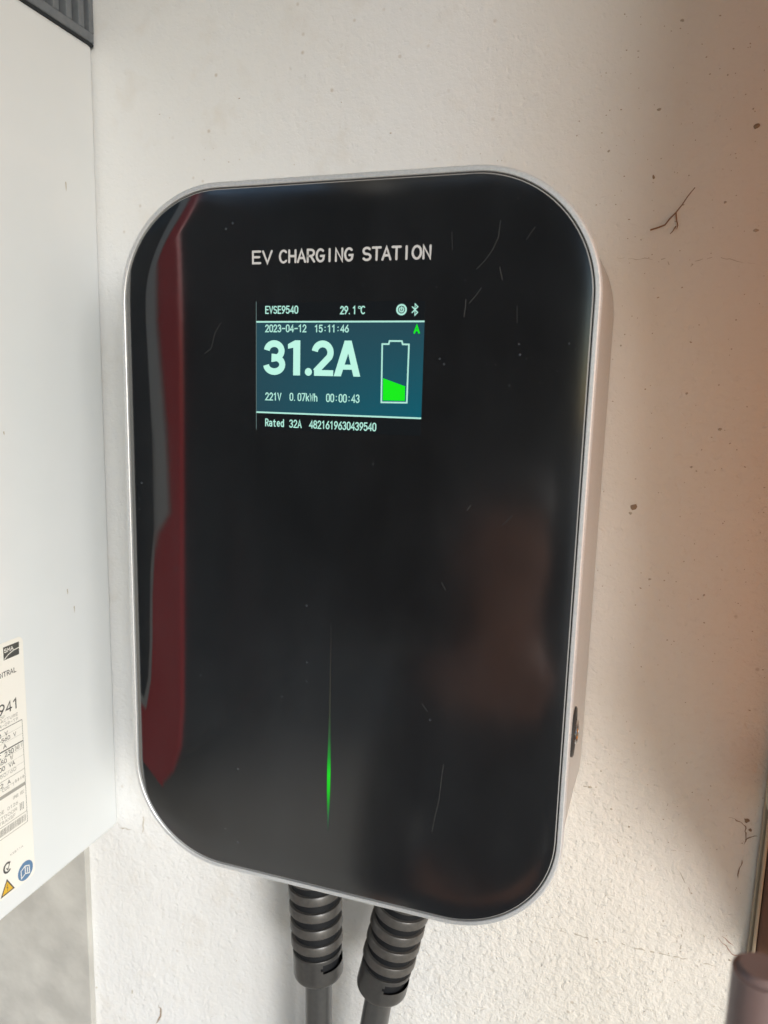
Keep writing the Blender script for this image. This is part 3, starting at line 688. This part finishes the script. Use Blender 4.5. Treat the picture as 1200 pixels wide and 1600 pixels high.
# ------------------------------------------------------------------ what stands in front of the wall and shows only as reflection and shade
M['car_red'] = mat('red_car_paint', (0.86, 0.04, 0.045), 0.25, spec=0.6)
M['car_trim'] = mat('grey_window_trim', (0.70, 0.69, 0.65), 0.4)
M['car_glass'] = mat('tinted_window', (0.02, 0.028, 0.032), 0.05, spec=0.6)
M['tyre'] = mat('tyre_rubber', (0.02, 0.02, 0.02), 0.8)
M['fence_wood'] = noisy('dark_fence_wood', (0.022, 0.018, 0.016), (0.035, 0.03, 0.027), 8, 0.8, 0.2)
M['soffit'] = noisy('brown_soffit', (0.46, 0.44, 0.41), (0.52, 0.50, 0.46), 6, 0.7, 0.2)
van = thing('parked_van', 'red sided van with dark rear parked behind the viewer, seen mirrored in the glass front', 'van', (-3.2, -2.6, GZ))
def prism_y(poly, y0, y1):
    n = len(poly); V = [(x, y0, z) for x, z in poly] + [(x, y1, z) for x, z in poly]
    return V, [tuple(range(n))[::-1], tuple(range(n, 2*n))] + [(i, (i+1) % n, n+(i+1) % n, n+i) for i in range(n)]
CY = -1.80
back = [(-1.285, .90), (-1.268, .50), (-1.266, .30), (-1.268, 0), (-1.275, -.45), (-1.280, -.80), (-1.286, -1.05), (-1.300, -1.20), (-1.335, -1.30), (-1.40, -1.38)]
body = [(-5.6, -1.38), (-5.7, -.9), (-5.5, -.55), (-4.9, -.45), (-4.3, .55), (-3.9, .98), (-1.30, 1.0)] + back
V, Fc = prism_y(body, CY - .012, CY); vb = obj('side_body', (V, Fc), M['car_red'], van)
V, Fc = prism_y([(x - .05 if x > -1.55 else x, z - .012) for x, z in body], CY - 1.7, CY - .014); obj('body', (V, Fc), M['car_glass'], van)
win = [(-4.2, -1.2), (-3.9, .85), (-1.40, .88), (-1.43, .30), (-1.375, -.08), (-1.378, -.40), (-1.455, -.56), (-1.485, -.70), (-1.51, -.85), (-1.56, -.98), (-1.66, -1.08)]
trim = [(-4.3, -1.23), (-3.98, .93), (-1.335, .95), (-1.350, .30), (-1.322, -.08), (-1.316, -.34), (-1.362, -.41), (-1.412, -.571), (-1.434, -.645), (-1.458, -.82), (-1.51, -.98), (-1.63, -1.12)]
obj('window_trim', prism_y(trim, CY - .01, CY + .010), M['car_trim'], van)
obj('side_window', prism_y(win, CY - .005, CY + .016), M['car_glass'], van)
for x in (-2.1, -4.75):
    for y0 in (CY - .03, CY - 1.67):
        bm = bmesh.new(); bmesh.ops.create_cone(bm, cap_ends=True, segments=28, radius1=.32, radius2=.32, depth=.2, matrix=Matrix.Translation((x, y0, GZ + .32)) @ Matrix.Rotation(PI/2, 4, 'X'))
        wl = obj('wheel', bm, M['tyre'], van)
        bm = bmesh.new(); bmesh.ops.create_cone(bm, cap_ends=True, segments=20, radius1=.19, radius2=.16, depth=.22, matrix=Matrix.Translation((x, y0, GZ + .32)) @ Matrix.Rotation(PI/2, 4, 'X'))
        obj('rim', bm, M['chrome'], wl)

fence = thing('backdrop_fence', 'dark board fence added behind the viewer as a backdrop to darken the mirrored glass', 'fence', (-2.5, -4.2, GZ))  # added to keep bright sky out of the glass reflection
for k in range(40):
    x = 0.35 - 0.155*k; bm = bmesh.new(); h = random.Random(k).uniform(-.02, .02)
    box(bm, x - .16, x, -4.2 + .006*(k % 2), -4.175 + .006*(k % 2), GZ + .02, 1.78 + h, 0.003, 1); obj('board', bm, M['fence_wood'], fence)
for z in (-1.2, .5):
    bm = bmesh.new(); box(bm, -5.9, .35, -4.26, -4.206, z, z + .09); obj('rail', bm, M['fence_wood'], fence)

roof = thing('added_roof', 'unseen pale boarded roof added over the wall to dim the sky light', 'roof', (0, -1, 1.3))  # added overhead, out of view, to hold sky light off the wall
bm = bmesh.new(); box(bm, -0.95, 3.5, -2.2, YW + .2, 1.041, 1.10); obj('soffit_boards', bm, M['soffit'], roof)
for k in range(5):
    bm = bmesh.new(); box(bm, -0.8 + k, -0.7 + k, -2.2, YW - .002, 0.92, 1.0395); obj('rafter', bm, M['soffit'], roof)

# the photographer
M['skin'] = mat('skin', (0.36, 0.15, 0.09), 0.5); M['shirt'] = mat('dark_shirt', (0.02, 0.02, 0.024), 0.85); M['hair'] = mat('dark_hair', (0.02, 0.014, 0.01), 0.6); M['jeans'] = mat('dark_trousers', (0.02, 0.025, 0.04), 0.85)
PX, PY = -0.02, -0.86        # the photographer stands facing the wall (+Y)
person = thing('person', 'person in dark shirt facing the wall, mirrored faintly in the glass front', 'person', (PX, PY, GZ))
V, E, Rr = [], [], []
def jt(x, y, z, r, frm=None):
    V.append((PX + x, PY + y, z)); Rr.append(r)
    if frm is not None: E.append((frm, len(V)-1))
    return len(V)-1
pel = jt(0, 0, -.80, (.15, .105)); wai = jt(0, .005, -.66, (.135, .095), pel); che = jt(0, .0, -.50, (.15, .105), wai); nb = jt(0, -.005, -.395, (.085, .07), che)
nk = jt(0, .005, -.32, .052, nb); hd0 = jt(0, .03, -.245, (.055, .065), nk); hd1 = jt(0, .025, -.175, (.074, .09), hd0); hd2 = jt(0, .01, -.105, (.072, .088), hd1); hd3 = jt(0, .0, -.045, (.052, .062), hd2)
def hand(wr, d, up, side, frm):
    d = Vector(d).normalized(); up = Vector(up); up = (up - d*up.dot(d)).normalized(); s = d.cross(up)*side; w_ = Vector(wr)
    pm = w_ + d*.05; p = jt(*pm, (.034, .018), frm)
    for k, (o, L) in enumerate(((-.028, .062), (-.009, .074), (.010, .070), (.029, .056))):
        a = pm + d*.040 + s*o; b = a + d*L*.45 + up*-.006; c_ = b + (d*.75 - up*.65).normalized()*L*.35; e_ = c_ + (d*.4 - up*.9).normalized()*L*.28
        i = jt(*a, .0095, p); i = jt(*b, .009, i); i = jt(*c_, .0082, i); jt(*e_, .0068, i)
    a = w_ + d*.025 + s*-.034; b = a + (d*.7 - s*.6).normalized()*.036; c_ = b + (d*.95 - s*.2).normalized()*.028
    i = jt(*a, .012, p); i = jt(*b, .0105, i); jt(*c_, .0085, i)
sh = jt(.155, -.005, -.43, .055, nb); el = jt(.215, -.02, -.71, .043, sh); wr = jt(.215, .06, -.94, .030, el); hand((.215, .06, -.94), (0, .15, -1), (-1, 0, 0), 1, wr)
sh2 = jt(-.155, -.005, -.43, .055, nb); el2 = jt(-.215, -.02, -.71, .043, sh2); wr2 = jt(-.215, .06, -.94, .030, el2); hand((-.215, .06, -.94), (0, .15, -1), (1, 0, 0), -1, wr2)
legs = {}
for s_ in (1, -1):
    hp = jt(.085*s_, 0, -.87, .088, pel); kn = jt(.095*s_, .015, -1.22, .058, hp); an = jt(.10*s_, -.01, -1.57, .040, kn); to = jt(.115*s_, .13, -1.615, .034, an)
    legs[s_] = (hp, kn, an)
def grow_skin(name, V, E, Rr, m, parent, sub=2, root=0):
    bm = bmesh.new(); lay = bm.verts.layers.skin.verify(); vs = [bm.verts.new(v) for v in V]
    for a, b in E: bm.edges.new((vs[a], vs[b]))
    for v, r in zip(vs, Rr): v[lay].radius = r if isinstance(r, tuple) else (r, r)
    vs[root][lay].use_root = True
    me = D.meshes.new(name + '_cage'); bm.to_mesh(me); bm.free(); o = D.objects.new(name, me); C.objects.link(o)
    o.modifiers.new('skin', 'SKIN').use_smooth_shade = True
    ss = o.modifiers.new('smooth', 'SUBSURF'); ss.levels = sub; ss.render_levels = sub
    new = D.meshes.new_from_object(o.evaluated_get(bpy.context.evaluated_depsgraph_get())); D.objects.remove(o)
    new.name = name; new.materials.clear(); new.materials.append(m); new.polygons.foreach_set('use_smooth', [True]*len(new.polygons))
    p = D.objects.new(name, new); C.objects.link(p); p.parent = parent; p.matrix_parent_inverse = parent.matrix_basis.inverted(); return p
pb = grow_skin('body', V, E, Rr, M['skin'], person)
def sub_skin(name, ids, rads, edges, m): return grow_skin(name, [V[i] for i in ids], [(ids.index(a), ids.index(b)) for a, b in edges], rads, m, person)
sub_skin('shirt', [pel, wai, che, nb, sh, el, wr, sh2, el2, wr2], [(.165, .12), (.152, .112), (.168, .122), (.095, .085), .070, .056, .044, .070, .056, .044], [(pel, wai), (wai, che), (che, nb), (nb, sh), (sh, el), (el, wr), (nb, sh2), (sh2, el2), (el2, wr2)], M['shirt'])
sub_skin('trousers', [pel] + list(legs[1]) + list(legs[-1]), [(.155, .118), .105, .078, .062, .105, .078, .062], [(pel, legs[1][0]), (legs[1][0], legs[1][1]), (legs[1][1], legs[1][2]), (pel, legs[-1][0]), (legs[-1][0], legs[-1][1]), (legs[-1][1], legs[-1][2])], M['jeans'])
hx, hy = PX, PY
def ball(name, c, r, m, sc=(1, 1, 1)):
    bm = bmesh.new(); bmesh.ops.create_uvsphere(bm, u_segments=18, v_segments=12, radius=r)
    for v in bm.verts: v.co = Vector((v.co.x*sc[0] + c[0], v.co.y*sc[1] + c[1], v.co.z*sc[2] + c[2]))
    return obj(name, bm, m, person, True)
hc = ball('hair', (hx, hy - .008, -.105), .090, M['hair'], (.95, 1.12, 1.05))
bmh = bmesh.new(); bmh.from_mesh(hc.data)
bmesh.ops.delete(bmh, geom=[v for v in bmh.verts if v.co.y > hy + .045 and v.co.z < -.085], context='VERTS'); bmh.to_mesh(hc.data); bmh.free()
for s_ in (1, -1):
    ball('eye', (hx + .031*s_, hy + .098, -.168), .010, M['hair']); ball('ear', (hx + .075*s_, hy + .012, -.182), .03, M['skin'], (.35, .6, 1))
ball('nose', (hx, hy + .118, -.192), .016, M['skin'], (.9, 1.1, 1.5)); ball('lips', (hx, hy + .102, -.232), .022, M['rust'], (1, .4, .35))
